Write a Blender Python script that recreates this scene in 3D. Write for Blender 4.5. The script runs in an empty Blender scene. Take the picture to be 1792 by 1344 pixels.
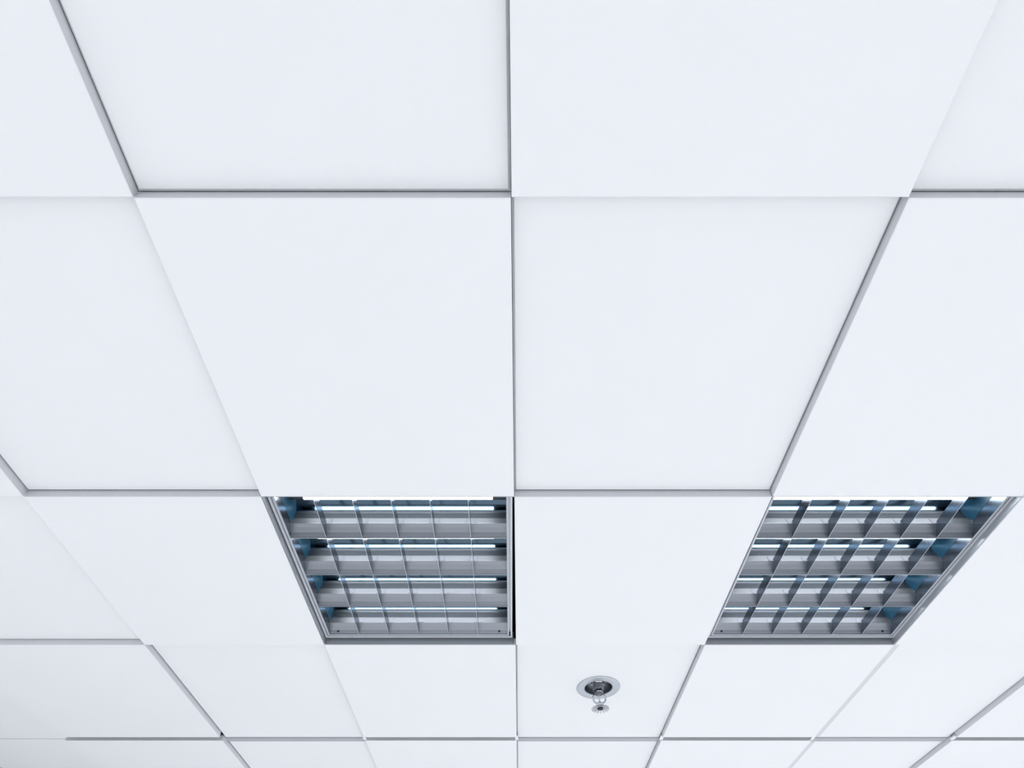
import bpy, bmesh, math
from mathutils import Vector, Matrix

# ------------------------------------------------------------------ camera, world, lights, exposure
scene = bpy.context.scene
col = scene.collection
CEIL = 2.70            # underside of the lower (proud) tiles
CAM_H = 1.1387         # camera to proud tiles
REC = 0.021            # how much higher the recessed tiles sit

cam_data = bpy.data.cameras.new('camera')
cam_data.sensor_width = 36.0
cam_data.lens = 1072.0 / 1792.0 * 36.0
cam_data.shift_y = (1148.0 - 672.0) / 1792.0
cam_data.clip_start = 0.02
cam = bpy.data.objects.new('camera', cam_data)
cam.location = (0, 0, CEIL - CAM_H)
cam.rotation_euler = (math.radians(90 + 34.87), 0, 0)
col.objects.link(cam)
scene.camera = cam

scene.view_settings.view_transform = 'Standard'
scene.view_settings.look = 'None'
scene.view_settings.exposure = 0.0
scene.view_settings.gamma = 1.0
scene.view_settings.use_curve_mapping = False

world = bpy.data.worlds.new('world')
scene.world = world
world.use_nodes = True
bg = world.node_tree.nodes['Background']
bg.inputs[0].default_value = (0.80, 0.87, 1.0, 1)
bg.inputs[1].default_value = 0.10

# added lamps outside the frame, shining down so the floor's bounce lights the ceiling
LAMP_W = 23.6
LAMPS = [(-0.30, -1.12), (0.91, -1.12), (2.72, -1.12), (-1.50, -1.12), (-2.2, 0.2), (-1.50, 3.68),
         (-0.30, 3.68), (0.91, 3.68), (2.72, 3.68), (2.72, 1.28),
         (3.9, 1.28), (3.9, -1.12), (3.9, 3.68), (0.3, -2.5)]
for i, (lx, ly) in enumerate(LAMPS):
    ld = bpy.data.lights.new('added_floor_lamp', 'AREA')
    ld.shape = 'SQUARE'
    ld.size = 0.56
    ld.energy = LAMP_W * (1.30 if ly > 3 else 0.78 if ly < 0 else 1.0) * (0.7 if lx < -1 and ly > 3 else 0.85 if lx > 2 else 1.06)
    ld.color = (1.0, 0.968, 0.91)
    lo = bpy.data.objects.new('added_floor_lamp', ld)
    lo.location = (lx, ly, CEIL - 0.012)
    col.objects.link(lo)

# ------------------------------------------------------------------ materials
def mat(name, base, rough=0.5, metal=0.0, emit=None, strength=0.0, noise=0.0, nscale=40, bump=0.0, spec=0.5, stretch=None):
    m = bpy.data.materials.new(name)
    m.use_nodes = True
    nt = m.node_tree
    b = nt.nodes['Principled BSDF']
    b.inputs['Base Color'].default_value = (*base, 1)
    b.inputs['Roughness'].default_value = rough
    b.inputs['Metallic'].default_value = metal
    b.inputs['Specular IOR Level'].default_value = spec
    if emit:
        b.inputs['Emission Color'].default_value = (*emit, 1)
        b.inputs['Emission Strength'].default_value = strength
    if noise or bump:
        tc = nt.nodes.new('ShaderNodeTexCoord')
        mp = nt.nodes.new('ShaderNodeMapping')
        if stretch:
            mp.inputs['Scale'].default_value = stretch
        n = nt.nodes.new('ShaderNodeTexNoise')
        n.inputs['Scale'].default_value = nscale
        n.inputs['Detail'].default_value = 4
        nt.links.new(tc.outputs['Object'], mp.inputs[0])
        nt.links.new(mp.outputs[0], n.inputs['Vector'])
        if noise:
            mx = nt.nodes.new('ShaderNodeMix')
            mx.data_type = 'RGBA'
            mx.inputs[6].default_value = (*[c * (1 - noise) for c in base], 1)
            mx.inputs[7].default_value = (*[min(1, c * (1 + noise)) for c in base], 1)
            nt.links.new(n.outputs['Fac'], mx.inputs[0])
            nt.links.new(mx.outputs[2], b.inputs['Base Color'])
        if bump:
            bp = nt.nodes.new('ShaderNodeBump')
            bp.inputs['Strength'].default_value = bump
            bp.inputs['Distance'].default_value = 0.001
            nt.links.new(n.outputs['Fac'], bp.inputs['Height'])
            nt.links.new(bp.outputs[0], b.inputs['Normal'])
    return m

M_TILE = mat('tile_face', (0.84, 0.855, 0.885), 0.85, noise=0.012, nscale=6, spec=0.2)
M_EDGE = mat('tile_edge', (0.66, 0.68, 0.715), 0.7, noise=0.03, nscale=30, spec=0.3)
M_TRIM = mat('trim_metal', (0.42, 0.44, 0.47), 0.6, noise=0.02, nscale=30)
M_PALE_STRIP = mat('pale_strip', (0.66, 0.68, 0.71), 0.7, noise=0.02, nscale=30)
M_CLIP = mat('white_metal', (0.85, 0.87, 0.90), 0.4)
M_PLENUM = mat('dark_soffit', (0.012, 0.013, 0.015), 0.9, noise=0.1)
M_WALL_L = mat('wall_paint_grey', (0.62, 0.65, 0.69), 0.8, noise=0.02, nscale=3)
M_SHADE_BLOCK = mat('shade_block_dark', (0.07, 0.085, 0.10), 0.8, noise=0.02, nscale=3)  # dark tone of the unseen block that shades the ceiling
M_WALL = mat('wall_paint', (0.70, 0.73, 0.78), 0.8, noise=0.02, nscale=3)
M_FLOOR = mat('floor_vinyl', (0.72, 0.74, 0.78), 0.6, noise=0.02, nscale=4)
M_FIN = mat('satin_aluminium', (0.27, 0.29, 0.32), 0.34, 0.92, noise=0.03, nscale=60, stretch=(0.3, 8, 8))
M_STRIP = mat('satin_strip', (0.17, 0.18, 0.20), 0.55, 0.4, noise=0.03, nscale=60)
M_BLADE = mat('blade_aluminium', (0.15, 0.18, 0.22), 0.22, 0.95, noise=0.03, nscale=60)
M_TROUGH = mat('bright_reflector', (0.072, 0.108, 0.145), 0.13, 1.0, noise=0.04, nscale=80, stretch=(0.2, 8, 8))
M_SKIRT = mat('skirt_aluminium', (0.125, 0.14, 0.16), 0.42, 0.75, noise=0.04, nscale=80, stretch=(0.2, 8, 8))
M_FRAME = mat('grey_frame', (0.62, 0.65, 0.70), 0.35, 0.35, noise=0.02)
M_SKIRTF = mat('skirt_metal', (0.42, 0.45, 0.49), 0.4, 0.5, noise=0.03)
M_TEAL = mat('teal_end_plate', (0.015, 0.075, 0.13), 0.35, noise=0.1)
M_HOUSE = mat('housing', (0.05, 0.06, 0.07), 0.6, noise=0.05)
M_TUBE = mat('lit_tube', (0.9, 0.9, 0.9), 0.4, emit=(0.95, 0.98, 1.0), strength=19.0)
M_CAP = mat('tube_cap', (0.05, 0.06, 0.075), 0.4, 0.3, noise=0.03)
M_DARK = mat('dark_hole', (0.01, 0.012, 0.018), 0.6, noise=0.1)
M_SHADE_TAB = mat('shade_tab_metal', (0.16, 0.17, 0.20), 0.4, 0.8, noise=0.05)
M_CHROME = mat('chrome', (0.62, 0.64, 0.67), 0.10, 1.0, noise=0.03, nscale=50)
M_ESC = mat('satin_escutcheon', (0.50, 0.53, 0.57), 0.42, 0.7, noise=0.03, nscale=50)
M_DEFL = mat('dull_chrome', (0.42, 0.44, 0.47), 0.18, 1.0, noise=0.06, nscale=80)
M_CUP = mat('cup_metal', (0.16, 0.17, 0.19), 0.3, 0.8, noise=0.05)
M_GLASS = mat('bulb_glass', (0.75, 0.78, 0.8), 0.08, 0.0, noise=0.02)

# ------------------------------------------------------------------ helpers
def link(name, verts, faces, mats, parent=None, fmat=None, smooth=False):
    me = bpy.data.meshes.new(name)
    me.from_pydata(verts, [], faces)
    bm = bmesh.new(); bm.from_mesh(me)
    bmesh.ops.recalc_face_normals(bm, faces=bm.faces)
    bm.to_mesh(me); bm.free()
    for m in (mats if isinstance(mats, (list, tuple)) else [mats]):
        me.materials.append(m)
    if fmat:
        for p, i in zip(me.polygons, fmat):
            p.material_index = i
    if smooth:
        me.polygons.foreach_set('use_smooth', [True] * len(me.polygons))
    o = bpy.data.objects.new(name, me)
    col.objects.link(o)
    if parent:
        o.parent = parent
    return o

class MB:
    def __init__(s): s.v = []; s.f = []
    def box(s, x0, x1, y0, y1, z0, z1):
        n = len(s.v)
        s.v += [(x, y, z) for z in (z0, z1) for x, y in ((x0, y0), (x1, y0), (x1, y1), (x0, y1))]
        s.f += [tuple(n + i for i in q) for q in ((0, 3, 2, 1), (4, 5, 6, 7), (0, 1, 5, 4), (1, 2, 6, 5), (2, 3, 7, 6), (3, 0, 4, 7))]
        return s
    def prism_x(s, prof, x0, x1):      # prof: list of (y,z), closed
        n = len(s.v); k = len(prof)
        s.v += [(x0, y, z) for y, z in prof] + [(x1, y, z) for y, z in prof]
        s.f += [tuple(n + i for i in range(k)), tuple(n + k + i for i in reversed(range(k)))]
        s.f += [(n + i, n + (i + 1) % k, n + k + (i + 1) % k, n + k + i) for i in range(k)]
        return s
    def lathe(s, prof, seg=32, cx=0, cy=0, teeth=None):    # prof: (r,z) open polyline about z
        n = len(s.v); k = len(prof)
        for j in range(seg):
            a = 2 * math.pi * j / seg
            for r, z in prof:
                s.v.append((cx + r * math.cos(a), cy + r * math.sin(a), z))
        for j in range(seg):
            j2 = (j + 1) % seg
            for i in range(k - 1):
                s.f.append((n + j * k + i, n + j2 * k + i, n + j2 * k + i + 1, n + j * k + i + 1))
        return s
    def tube(s, pts, r, seg=10):
        n = len(s.v); P = [Vector(p) for p in pts]
        for i, p in enumerate(P):
            t = (P[min(i + 1, len(P) - 1)] - P[max(i - 1, 0)]).normalized()
            a = Vector((0, 1, 0)) if abs(t.y) < 0.9 else Vector((1, 0, 0))
            u = t.cross(a).normalized(); w = t.cross(u)
            for j in range(seg):
                an = 2 * math.pi * j / seg
                s.v.append(tuple(p + r * (math.cos(an) * u + math.sin(an) * w)))
        for i in range(len(P) - 1):
            for j in range(seg):
                j2 = (j + 1) % seg
                s.f.append((n + i * seg + j, n + i * seg + j2, n + (i + 1) * seg + j2, n + (i + 1) * seg + j))
        s.f.append(tuple(n + j for j in range(seg)))
        s.f.append(tuple(n + (len(P) - 1) * seg + j for j in range(seg)))
        return s
    def build(s, name, m, parent=None, smooth=False):
        return link(name, s.v, s.f, m, parent, smooth=smooth)

# ------------------------------------------------------------------ room shell
RX0, RX1, RY0, RY1 = -2.72, 5.2, -3.6, 6.2
def struct(name, b, m):
    o = b.build(name, m); o['kind'] = 'structure'; return o
struct('floor', MB().box(RX0 - .2, RX1 + .2, RY0 - .2, RY1 + .2, -0.1, 0.0), M_FLOOR)
TOP = CEIL + 0.34
struct('wall_left', MB().box(RX0 - .15, RX0, RY0, RY1, 0, TOP), M_WALL_L)
struct('shade_block', MB().box(RX0, -2.29, 2.54, 3.2, 0, TOP), M_SHADE_BLOCK)  # unseen dark block, added to shade the nearby ceiling corner
struct('wall_right', MB().box(RX1, RX1 + .15, RY0, RY1, 0, TOP), M_WALL)
struct('wall_back', MB().box(RX0 - .15, RX1 + .15, RY0 - .15, RY0, 0, TOP), M_WALL)
struct('wall_far', MB().box(RX0 - .15, RX1 + .15, RY1, RY1 + .15, 0, TOP), M_WALL)
ceiling = struct('ceiling', MB().box(RX0 - .15, RX1 + .15, RY0 - .15, RY1 + .15, TOP, TOP + 0.1), M_PLENUM)

# grid lines of the tiles: x = a + b*y for each column line, y for each row line
XL = {-3: (-2.72, 0.0), -2: (-2.40, 0.0), -1: (-1.815, 0.0), 0: (-1.1439, -0.0138), 1: (-0.5939, -0.0009), 2: (-0.0055, 0.0111),
      3: (0.6265, -0.0097), 4: (1.2062, 0.0045), 5: (1.786, 0.0), 6: (2.39, 0.0), 7: (2.99, 0.0), 8: (3.59, 0.0), 9: (4.19, 0.0), 10: (4.79, 0.0), 11: (5.3, 0.0)}
# rows: (y0, y1); row 4 and row 5 leave an open joint with a trim bar
ROWS = {-4: (-3.6, -2.62), -3: (-2.62, -2.02), -2: (-2.02, -1.42), -1: (-1.42, -0.822), 0: (-0.822, -0.223), 1: (-0.223, 0.3772), 2: (0.3772, 0.9752), 3: (0.9752, 1.5739),
        4: (1.5739, 2.2064), 5: (2.2364, 2.84), 6: (2.84, 3.44), 7: (3.44, 4.04), 8: (4.04, 4.64), 9: (4.64, 6.2)}
def xl(c, y):
    a, b = XL[c]; return a + b * min(max(y, -0.3), 2.84)

def is_proud(c, r):                # c: column between line c and line c+1
    rr = r if r <= 4 else r - 1    # row 5 repeats row 4
    return (c + rr) % 2 == 1

# column index: A=0 (line0..1), B=1, C=2, D=3 ; row 1: A proud -> (0+1)%2==1
FIX = {(1, 3), (3, 3)}
SPR = (2, 4)
SPR_XY = (0.3085, 1.861)

def tile_mesh(q, z, thick, hole=None):
    bev = 0.0015
    cx = sum(p[0] for p in q) / 4; cy = sum(p[1] for p in q) / 4
    def inset(p, d):
        return (p[0] + (d if p[0] < cx else -d), p[1] + (d if p[1] < cy else -d))
    qi = [inset(p, bev) for p in q]
    v = [(x, y, z) for x, y in qi] + [(x, y, z + bev) for x, y in q] + [(x, y, z + thick) for x, y in q]
    f, fm = [], []
    for i in range(4):
        j = (i + 1) % 4
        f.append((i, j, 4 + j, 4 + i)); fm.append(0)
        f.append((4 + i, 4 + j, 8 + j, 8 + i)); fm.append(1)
    if hole is None:
        f += [(3, 2, 1, 0), (8, 9, 10, 11)]; fm += [0, 1]
    else:
        hx, hy, hr = hole; n = 32
        b = len(v)
        for k in range(n):
            a = 2 * math.pi * k / n
            v.append((hx + hr * math.cos(a), hy + hr * math.sin(a), z))
        for k in range(n):
            a = 2 * math.pi * k / n
            v.append((hx + hr * math.cos(a), hy + hr * math.sin(a), z + thick))
        # hole k=0 at angle 0; corners of q are at about -135,-45,45,135 degrees: index 20,28,4,12
        cor = [20, 28, 36, 44]
        for lay, (qo, ho) in enumerate(((0, b), (8, b + n))):
            for i in range(4):
                j = (i + 1) % 4
                arc = [ho + k % n for k in range(cor[i], cor[i] + 9)]
                f.append(tuple([qo + j, qo + i] + arc)); fm.append(0 if lay == 0 else 1)
        for k in range(n):
            f.append((b + k, b + (k + 1) % n, b + n + (k + 1) % n, b + n + k)); fm.append(1)
    return v, f, fm

for r in sorted(ROWS):
    for c in range(-3, 11):
        if (c, r) in FIX:
            continue
        y0, y1 = ROWS[r]
        pr = is_proud(c, r)
        g = 0.0004 if pr else 0.0006
        if (c, r) in ((2, 3), (0, 3), (4, 3)):
            g = 0.0004
        q = [(xl(c, y0) + g, y0 + g), (xl(c + 1, y0) - g, y0 + g), (xl(c + 1, y1) - g, y1 - g), (xl(c, y1) + g, y1 - g)]
        q = [(min(max(x, RX0 + .001), RX1 - .001), y) for x, y in q]
        z = CEIL if pr else CEIL + REC
        if (not pr) and r in (4,):
            ye = 2.2481 if c > -2 else 2.2620
            q[2] = (q[2][0], ye); q[3] = (q[3][0], ye)
        if (not pr) and r in (5,):
            ye = 2.2790 if c > -2 else 2.2622
            q[0] = (q[0][0], ye); q[1] = (q[1][0], ye)
        if not pr:
            g2 = 0.0030
            qo = [(x, y) for x, y in q]
            q = [(q[0][0] + g2, q[0][1] + g2), (q[1][0] - g2, q[1][1] + g2), (q[2][0] - g2, q[2][1] - g2), (q[3][0] + g2, q[3][1] - g2)]
        v, f, fm = tile_mesh(q, z, 0.026 if pr else 0.0045, (*SPR_XY, 0.052) if (c, r) == SPR else None)
        if not pr:      # tegular edge: the rim steps up and out, leaving a fine shadow line
            b = len(v)
            if (c, r) != SPR:
                v += [(x, y, z + 0.0045) for x, y in qo] + [(x, y, z + 0.016) for x, y in qo]
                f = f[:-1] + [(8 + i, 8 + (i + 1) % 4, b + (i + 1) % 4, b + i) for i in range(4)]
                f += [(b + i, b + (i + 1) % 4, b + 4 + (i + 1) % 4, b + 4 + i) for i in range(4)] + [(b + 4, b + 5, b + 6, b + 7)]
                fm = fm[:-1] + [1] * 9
            else:
                v += [(x, y, z + 0.0045) for x, y in qo] + [(x, y, z + 0.016) for x, y in qo]
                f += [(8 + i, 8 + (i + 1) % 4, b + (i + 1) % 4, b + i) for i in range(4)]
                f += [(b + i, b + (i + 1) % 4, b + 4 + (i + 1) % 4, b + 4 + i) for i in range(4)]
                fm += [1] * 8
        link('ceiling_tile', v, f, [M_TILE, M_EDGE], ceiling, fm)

# grey cross trim in the joint between the fourth and fifth rows
YB = ROWS[5][0]
tr = MB().box(xl(-1, 2.2), xl(9, 2.2), 2.2487, 2.2784, CEIL + REC - 0.0015, CEIL + REC + 0.016).build('trim_1', M_TRIM)
tr['kind'] = 'structure'
for c in range(1, 6):
    x = xl(c, 2.21)
    xa, xb = (x - 0.012, x - 0.0008) if is_proud(c - 1, 4) else (x + 0.0008, x + 0.012)
    MB().box(xa, xb, 2.2068, 2.2484, CEIL + REC - 0.001, CEIL + REC + 0.014).build('joint_filler', M_TRIM, tr)
    MB().box(x - 0.006, x + 0.006, YB - 0.030, YB + 0.0, CEIL + 0.004, CEIL + 0.010).build('joint_clip', M_CLIP, tr)

# slim pale strip along the joint on the right, fourth and fifth rows
t2 = MB()
for y0, y1 in ((1.580, 2.240), (2.286, 2.835)):
    x0, x1 = xl(4, y0), xl(4, y1)
    b = len(t2.v)
    for z in (CEIL + REC - 0.0022, CEIL + REC - 0.0001):
        t2.v += [(x0 + .006, y0, z), (x0 + .036, y0, z), (x1 + .036, y1, z), (x1 + .006, y1, z)]
    t2.f += [tuple(b + i for i in q) for q in ((0, 3, 2, 1), (4, 5, 6, 7), (0, 1, 5, 4), (1, 2, 6, 5), (2, 3, 7, 6), (3, 0, 4, 7))]
t2 = t2.build('joint_strip', M_PALE_STRIP); t2['kind'] = 'structure'

# ------------------------------------------------------------------ louvred ceiling light
HX, HY = 0.2815, 0.27825          # half size of the louvre
PITCH = 2 * HY / 4
LIPZ = CEIL + REC + 0.001
CELL = 2 * HX / 6
TY, TZ = 0.0040, 0.0855

def rect_sweep(prof, hx, hy):      # prof: (u outward, z) swept round a rectangle, mitred
    v, f = [], []
    k = len(prof)
    for u, z in prof:
        v += [(-hx - u, -hy - u, z), (hx + u, -hy - u, z), (hx + u, hy + u, z), (-hx - u, hy + u, z)]
    for i in range(k - 1):
        for j in range(4):
            f.append((i * 4 + j, i * 4 + (j + 1) % 4, (i + 1) * 4 + (j + 1) % 4, (i + 1) * 4 + j))
    return v, f

def light_fixture(label):
    root = bpy.data.objects.new('ceiling_light', None)
    col.objects.link(root)
    root.empty_display_size = 0.1
    root['label'] = label; root['category'] = 'ceiling light'
    root['group'] = 'louvred ceiling lights'
    # frame: inner lip, groove, outer bead, outer wall
    v, f = rect_sweep([(0.0005, 0.05), (0.0005, 0.0), (0.001, -0.0008), (0.0032, -0.0008), (0.0038, 0.0), (0.0040, 0.007), (0.0080, 0.007),
                       (0.0082, -0.001), (0.009, -0.0022), (0.0135, -0.0022), (0.0143, -0.001), (0.0145, 0.05)], HX, HY)
    link('frame', v, f, M_FRAME, root)
    # housing above
    v, f = rect_sweep([(0.010, 0.05), (0.010, 0.145)], HX, HY)
    n = len(v); f.append((4, 5, 6, 7))
    link('housing', v, f, M_HOUSE, root)
    # reflector fins along x
    side = [(0.0018, 0.0), (0.0021, 0.0016), (0.0085, 0.0120), (0.0172, 0.0215), (0.0250, 0.0285), (0.0250, 0.0290), (0.0195, 0.0540)]
    for k in range(5):
        y = -HY + PITCH * k
        neg = [(y - t, z) for t, z in side]; pos = [(y + t, z) for t, z in side]
        if k == 0: neg = [(y, 0.0), (y, 0.054)]
        if k == 4: pos = [(y, 0.0), (y, 0.054)]
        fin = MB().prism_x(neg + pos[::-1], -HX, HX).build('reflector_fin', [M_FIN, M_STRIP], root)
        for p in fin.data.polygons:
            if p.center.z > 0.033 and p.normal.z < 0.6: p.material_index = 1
        # dark tabs standing in for the blade tips' shade and reflection on the strip
        tabs = MB()
        for sgn in (-1, 1):
            if (k == 0 and sgn == -1) or (k == 4 and sgn == 1): continue
            for i in range(1, 6):
                bx = -HX + CELL * i
                for s2 in (-1, 1):
                    x = bx + s2 * 0.011
                    a = [(y + sgn * 0.0254, 0.031), (y + sgn * 0.0218, 0.047), (y + sgn * 0.0205, 0.047), (y + sgn * 0.024, 0.031)]
                    tabs.prism_x(a, x - 0.0035, x + 0.0035)
        t = tabs.build('blade_shade_tabs', M_SHADE_TAB, fin); t['kind'] = 'stuff'
    # cross blades, one piece per channel
    for ch in range(4):
        yc = -HY + PITCH * (ch + 0.5)
        hb = PITCH / 2
        for i in range(7):
            bx = -HX + CELL * i
            if i == 0: bx += 0.0006
            if i == 6: bx -= 0.0006
            prof = [(yc - hb + 0.001, 0.0002), (yc + hb - 0.001, 0.0002), (yc + hb - 0.0085, 0.012), (yc + hb - 0.0172, 0.0215), (yc + hb - 0.025, 0.0285), (yc + hb - 0.0240, 0.036),
                    (yc - hb + 0.0240, 0.036), (yc - hb + 0.025, 0.0285), (yc - hb + 0.0172, 0.0215), (yc - hb + 0.0085, 0.012)]
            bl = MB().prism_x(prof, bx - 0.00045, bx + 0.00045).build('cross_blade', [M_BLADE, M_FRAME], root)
            for p in bl.data.polygons:      # bright cut edge along the bottom
                if p.center.z < 0.001: p.material_index = 1
        # trough reflector
        RA, RB, zc = 0.0588, 0.039, 0.0824
        a0 = math.radians(10); n = 28
        v, f = [], []
        for j in range(n + 1):
            a = a0 + (math.pi - 2 * a0) * j / n
            for x in (-HX, HX):
                v.append((x, yc + RA * math.cos(a), zc + RB * math.sin(a)))
        for j in range(n + 1):
            a = a0 + (math.pi - 2 * a0) * j / n
            for x in (-HX, HX):
                v.append((x, yc + (RA + .0008) * math.cos(a), zc + (RB + .0008) * math.sin(a)))
        o = 2 * (n + 1)
        for j in range(n):
            f.append((2 * j, 2 * j + 1, 2 * j + 3, 2 * j + 2))
            f.append((o + 2 * j, o + 2 * j + 2, o + 2 * j + 3, o + 2 * j + 1))
        f += [(0, o, o + 1, 1), (2 * n, 2 * n + 1, o + 2 * n + 1, o + 2 * n)]
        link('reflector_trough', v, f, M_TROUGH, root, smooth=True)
        # straight skirts below the trough, down to the fins
        yb, zb = RA * math.cos(a0), zc + RB * math.sin(a0)
        for s in (-1, 1):
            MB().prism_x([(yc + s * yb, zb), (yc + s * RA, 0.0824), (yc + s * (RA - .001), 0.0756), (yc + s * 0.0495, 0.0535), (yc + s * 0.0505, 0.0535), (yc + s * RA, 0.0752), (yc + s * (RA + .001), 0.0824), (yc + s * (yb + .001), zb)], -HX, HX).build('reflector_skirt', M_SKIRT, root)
        # end plates closing the trough
        for sx in (-1, 1):
            prof = [(yc + (RA - .0003) * math.cos(a0 + (math.pi - 2 * a0) * j / n), zc + (RB - .0003) * math.sin(a0 + (math.pi - 2 * a0) * j / n)) for j in range(n + 1)]
            prof += [(yc - RA + .0015, 0.0756), (yc - 0.049, 0.052), (yc - 0.044, 0.037), (yc + 0.044, 0.037), (yc + 0.049, 0.052), (yc + RA - .0015, 0.0756)]
            x = sx * (HX - 0.0006)
            MB().prism_x(prof, x - 0.0005, x + 0.0005).build('end_plate', M_TEAL, root)
        # fluorescent tube with metal caps
        tb = MB().tube([(-0.244, yc + TY, TZ), (0.244, yc + TY, TZ)], 0.0086, 20).build('fluorescent_tube', M_TUBE, root, smooth=False)
        for sx in (-1, 1):
            MB().tube([(sx * 0.244, yc + TY, TZ), (sx * 0.2795, yc + TY, TZ)], 0.0092, 12).build('tube_cap', M_CAP, tb)
    # screws in the far face
    for sx in (-1, 1):
        y, z = HY - 0.0062, 0.0085
        d = Vector((0, -0.85, -0.53)) * 0.0015
        MB().tube([(sx * 0.254, y + 0.001, z + 0.001), (sx * 0.254, y + d.y, z + d.z)], 0.0036, 12).build('screw', M_DARK, root)
    return root

def copy_tree(o, parent=None):
    c = o.copy(); col.objects.link(c)
    if parent: c.parent = parent
    for ch in list(o.children): copy_tree(ch, c)
    return c

L1 = light_fixture('square louvred ceiling light set in the ceiling to the left of the fire sprinkler')
L2 = copy_tree(L1)
L2['label'] = 'square louvred ceiling light set in the ceiling to the right of the fire sprinkler'
L1.location = (-0.2945, 1.26925, LIPZ)
L2.location = (0.9150, 1.26925, LIPZ)
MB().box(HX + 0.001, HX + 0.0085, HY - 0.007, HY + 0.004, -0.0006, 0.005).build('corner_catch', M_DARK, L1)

# sheet-metal skirts lining the two openings down to the tile faces
for root, c in ((L1, 1), (L2, 3)):
    ox, oy, oz = root.location
    x0, x1 = xl(c, 1.27) - ox, xl(c + 1, 1.27) - ox
    y0, y1 = ROWS[3][0] - oy, ROWS[3][1] - oy
    z0, z1, t = -0.0195, 0.03, 0.0009
    sk = MB()
    sk.box(x0 + .0030, x1 - .0030, y1 - .0012 - t, y1 - .0012, z0, z1)
    sk.box(x0 + .0030, x1 - .0030, y0 + .0012, y0 + .0012 + t, z0, z1)
    if c == 1: sk.box(x0 + .0015, x0 + .0015 + t, y0 + .0012, y1 - .0012, z0, z1)
    if c == 3: sk.box(x1 - .0015 - t, x1 - .0015, y0 + .0012, y1 - .0012, z0, z1)
    sk.build('frame_skirt', M_SKIRTF, root)

# ------------------------------------------------------------------ fire sprinkler
sp = bpy.data.objects.new('fire_sprinkler', None)
sp.empty_display_size = 0.05
col.objects.link(sp)
sp.location = (SPR_XY[0], SPR_XY[1], CEIL + REC)
sp['label'] = 'chrome fire sprinkler head hanging from a round grey rose in a white ceiling tile'
sp['category'] = 'sprinkler'
# rose: flat ring with a rolled rim and an open cup
MB().lathe([(0.0765, 0.0), (0.0770, -0.0015), (0.0755, -0.0035), (0.0735, -0.0042), (0.0530, -0.0050), (0.0500, -0.0040), (0.0485, -0.0015),
            (0.0485, 0.0), (0.0765, 0.0)], 64).build('rose', M_ESC, sp, smooth=True)
MB().lathe([(0.0490, -0.001), (0.0470, 0.010), (0.0430, 0.030), (0.0240, 0.034), (0.010, 0.034), (0.0, 0.034)], 48).build('cup', M_CUP, sp, smooth=True)
def hexl(r, z0, z1, bev):
    return MB().lathe([(0.0, z1), (r - bev, z1), (r, z1 - bev), (r, z0 + bev), (r - bev, z0), (0.0, z0)], 6)
hexl(0.0255, 0.011, 0.022, 0.002).build('hex_nut', M_CHROME, sp)
thread = [(0.0, 0.033)]
for i in range(9):
    z = 0.011 - i * 0.0026
    thread += [(0.0200, z), (0.0186, z - 0.0012)]
MB().lathe([(0.019, 0.033), *thread[1:], (0.0, -0.0160)], 32).build('threaded_stem', M_CUP, sp, smooth=False)
hexl(0.0172, -0.0235, -0.0105, 0.0015).build('wrench_boss', M_CHROME, sp)
MB().lathe([(0.0, -0.0235), (0.0145, -0.0235), (0.0155, -0.026), (0.0140, -0.029), (0.0, -0.029)], 28).build('orifice_seat', M_CUP, sp, smooth=True)
arms = MB()
for s in (-1, 1):
    pts = []
    for k in range(13):
        t = k / 12
        a = math.pi * t
        pts.append((s * (0.0085 + 0.0125 * math.sin(a) ** 0.8 + 0.003 * (1 - t)), 0, -0.029 - 0.040 * t))
    arms.tube(pts, 0.0034, 12)
arms.build('frame_arm', M_CHROME, sp, smooth=True)
MB().lathe([(0.0, -0.031), (0.0018, -0.033), (0.0030, -0.042), (0.0034, -0.050), (0.0026, -0.057), (0.0030, -0.060), (0.0060, -0.063), (0.0, -0.066)], 18).build('glass_bulb', M_GLASS, sp, smooth=True)
MB().lathe([(0.0, -0.062), (0.0075, -0.063), (0.0125, -0.0665), (0.0140, -0.071), (0.0125, -0.077), (0.0100, -0.080), (0.0, -0.080)], 28).build('boss', M_CHROME, sp, smooth=True)
MB().lathe([(0.0, -0.079), (0.0098, -0.079), (0.0098, -0.0845), (0.0, -0.0845)], 24).build('collar', M_DARK, sp)
# toothed deflector disc
nt, v, f = 16, [], []
for j in range(nt):
    a = 2 * math.pi * (j + 0.5) / nt
    w = 0.30 * 2 * math.pi / nt
    ring = []
    for (r, da, z) in ((0.016, -w * 1.0, -0.0855), (0.024, -w * 1.1, -0.0862), (0.0305, -w * 0.95, -0.0885), (0.0320, 0, -0.0892), (0.0305, w * 0.95, -0.0885), (0.024, w * 1.1, -0.0862), (0.016, w * 1.0, -0.0855)):
        ring.append((r * math.cos(a + da), r * math.sin(a + da), z))
    b = len(v)
    v += ring + [(x, y, z + 0.0012) for x, y, z in ring]
    k = len(ring)
    f += [tuple(b + i for i in range(k)), tuple(b + k + i for i in reversed(range(k)))]
    f += [(b + i, b + (i + 1) % k, b + k + (i + 1) % k, b + k + i) for i in range(k)]
m2 = MB(); m2.v = v; m2.f = f
m2.lathe([(0.0, -0.0868), (0.008, -0.0868), (0.017, -0.0862), (0.017, -0.0838), (0.0, -0.0838)], 32)
m2.build('deflector', M_DEFL, sp)
MB().lathe([(0.0, -0.0865), (0.0105, -0.0865), (0.0105, -0.0885), (0.0085, -0.0895), (0.0, -0.0900)], 20).build('hub_screw', M_DARK, sp)
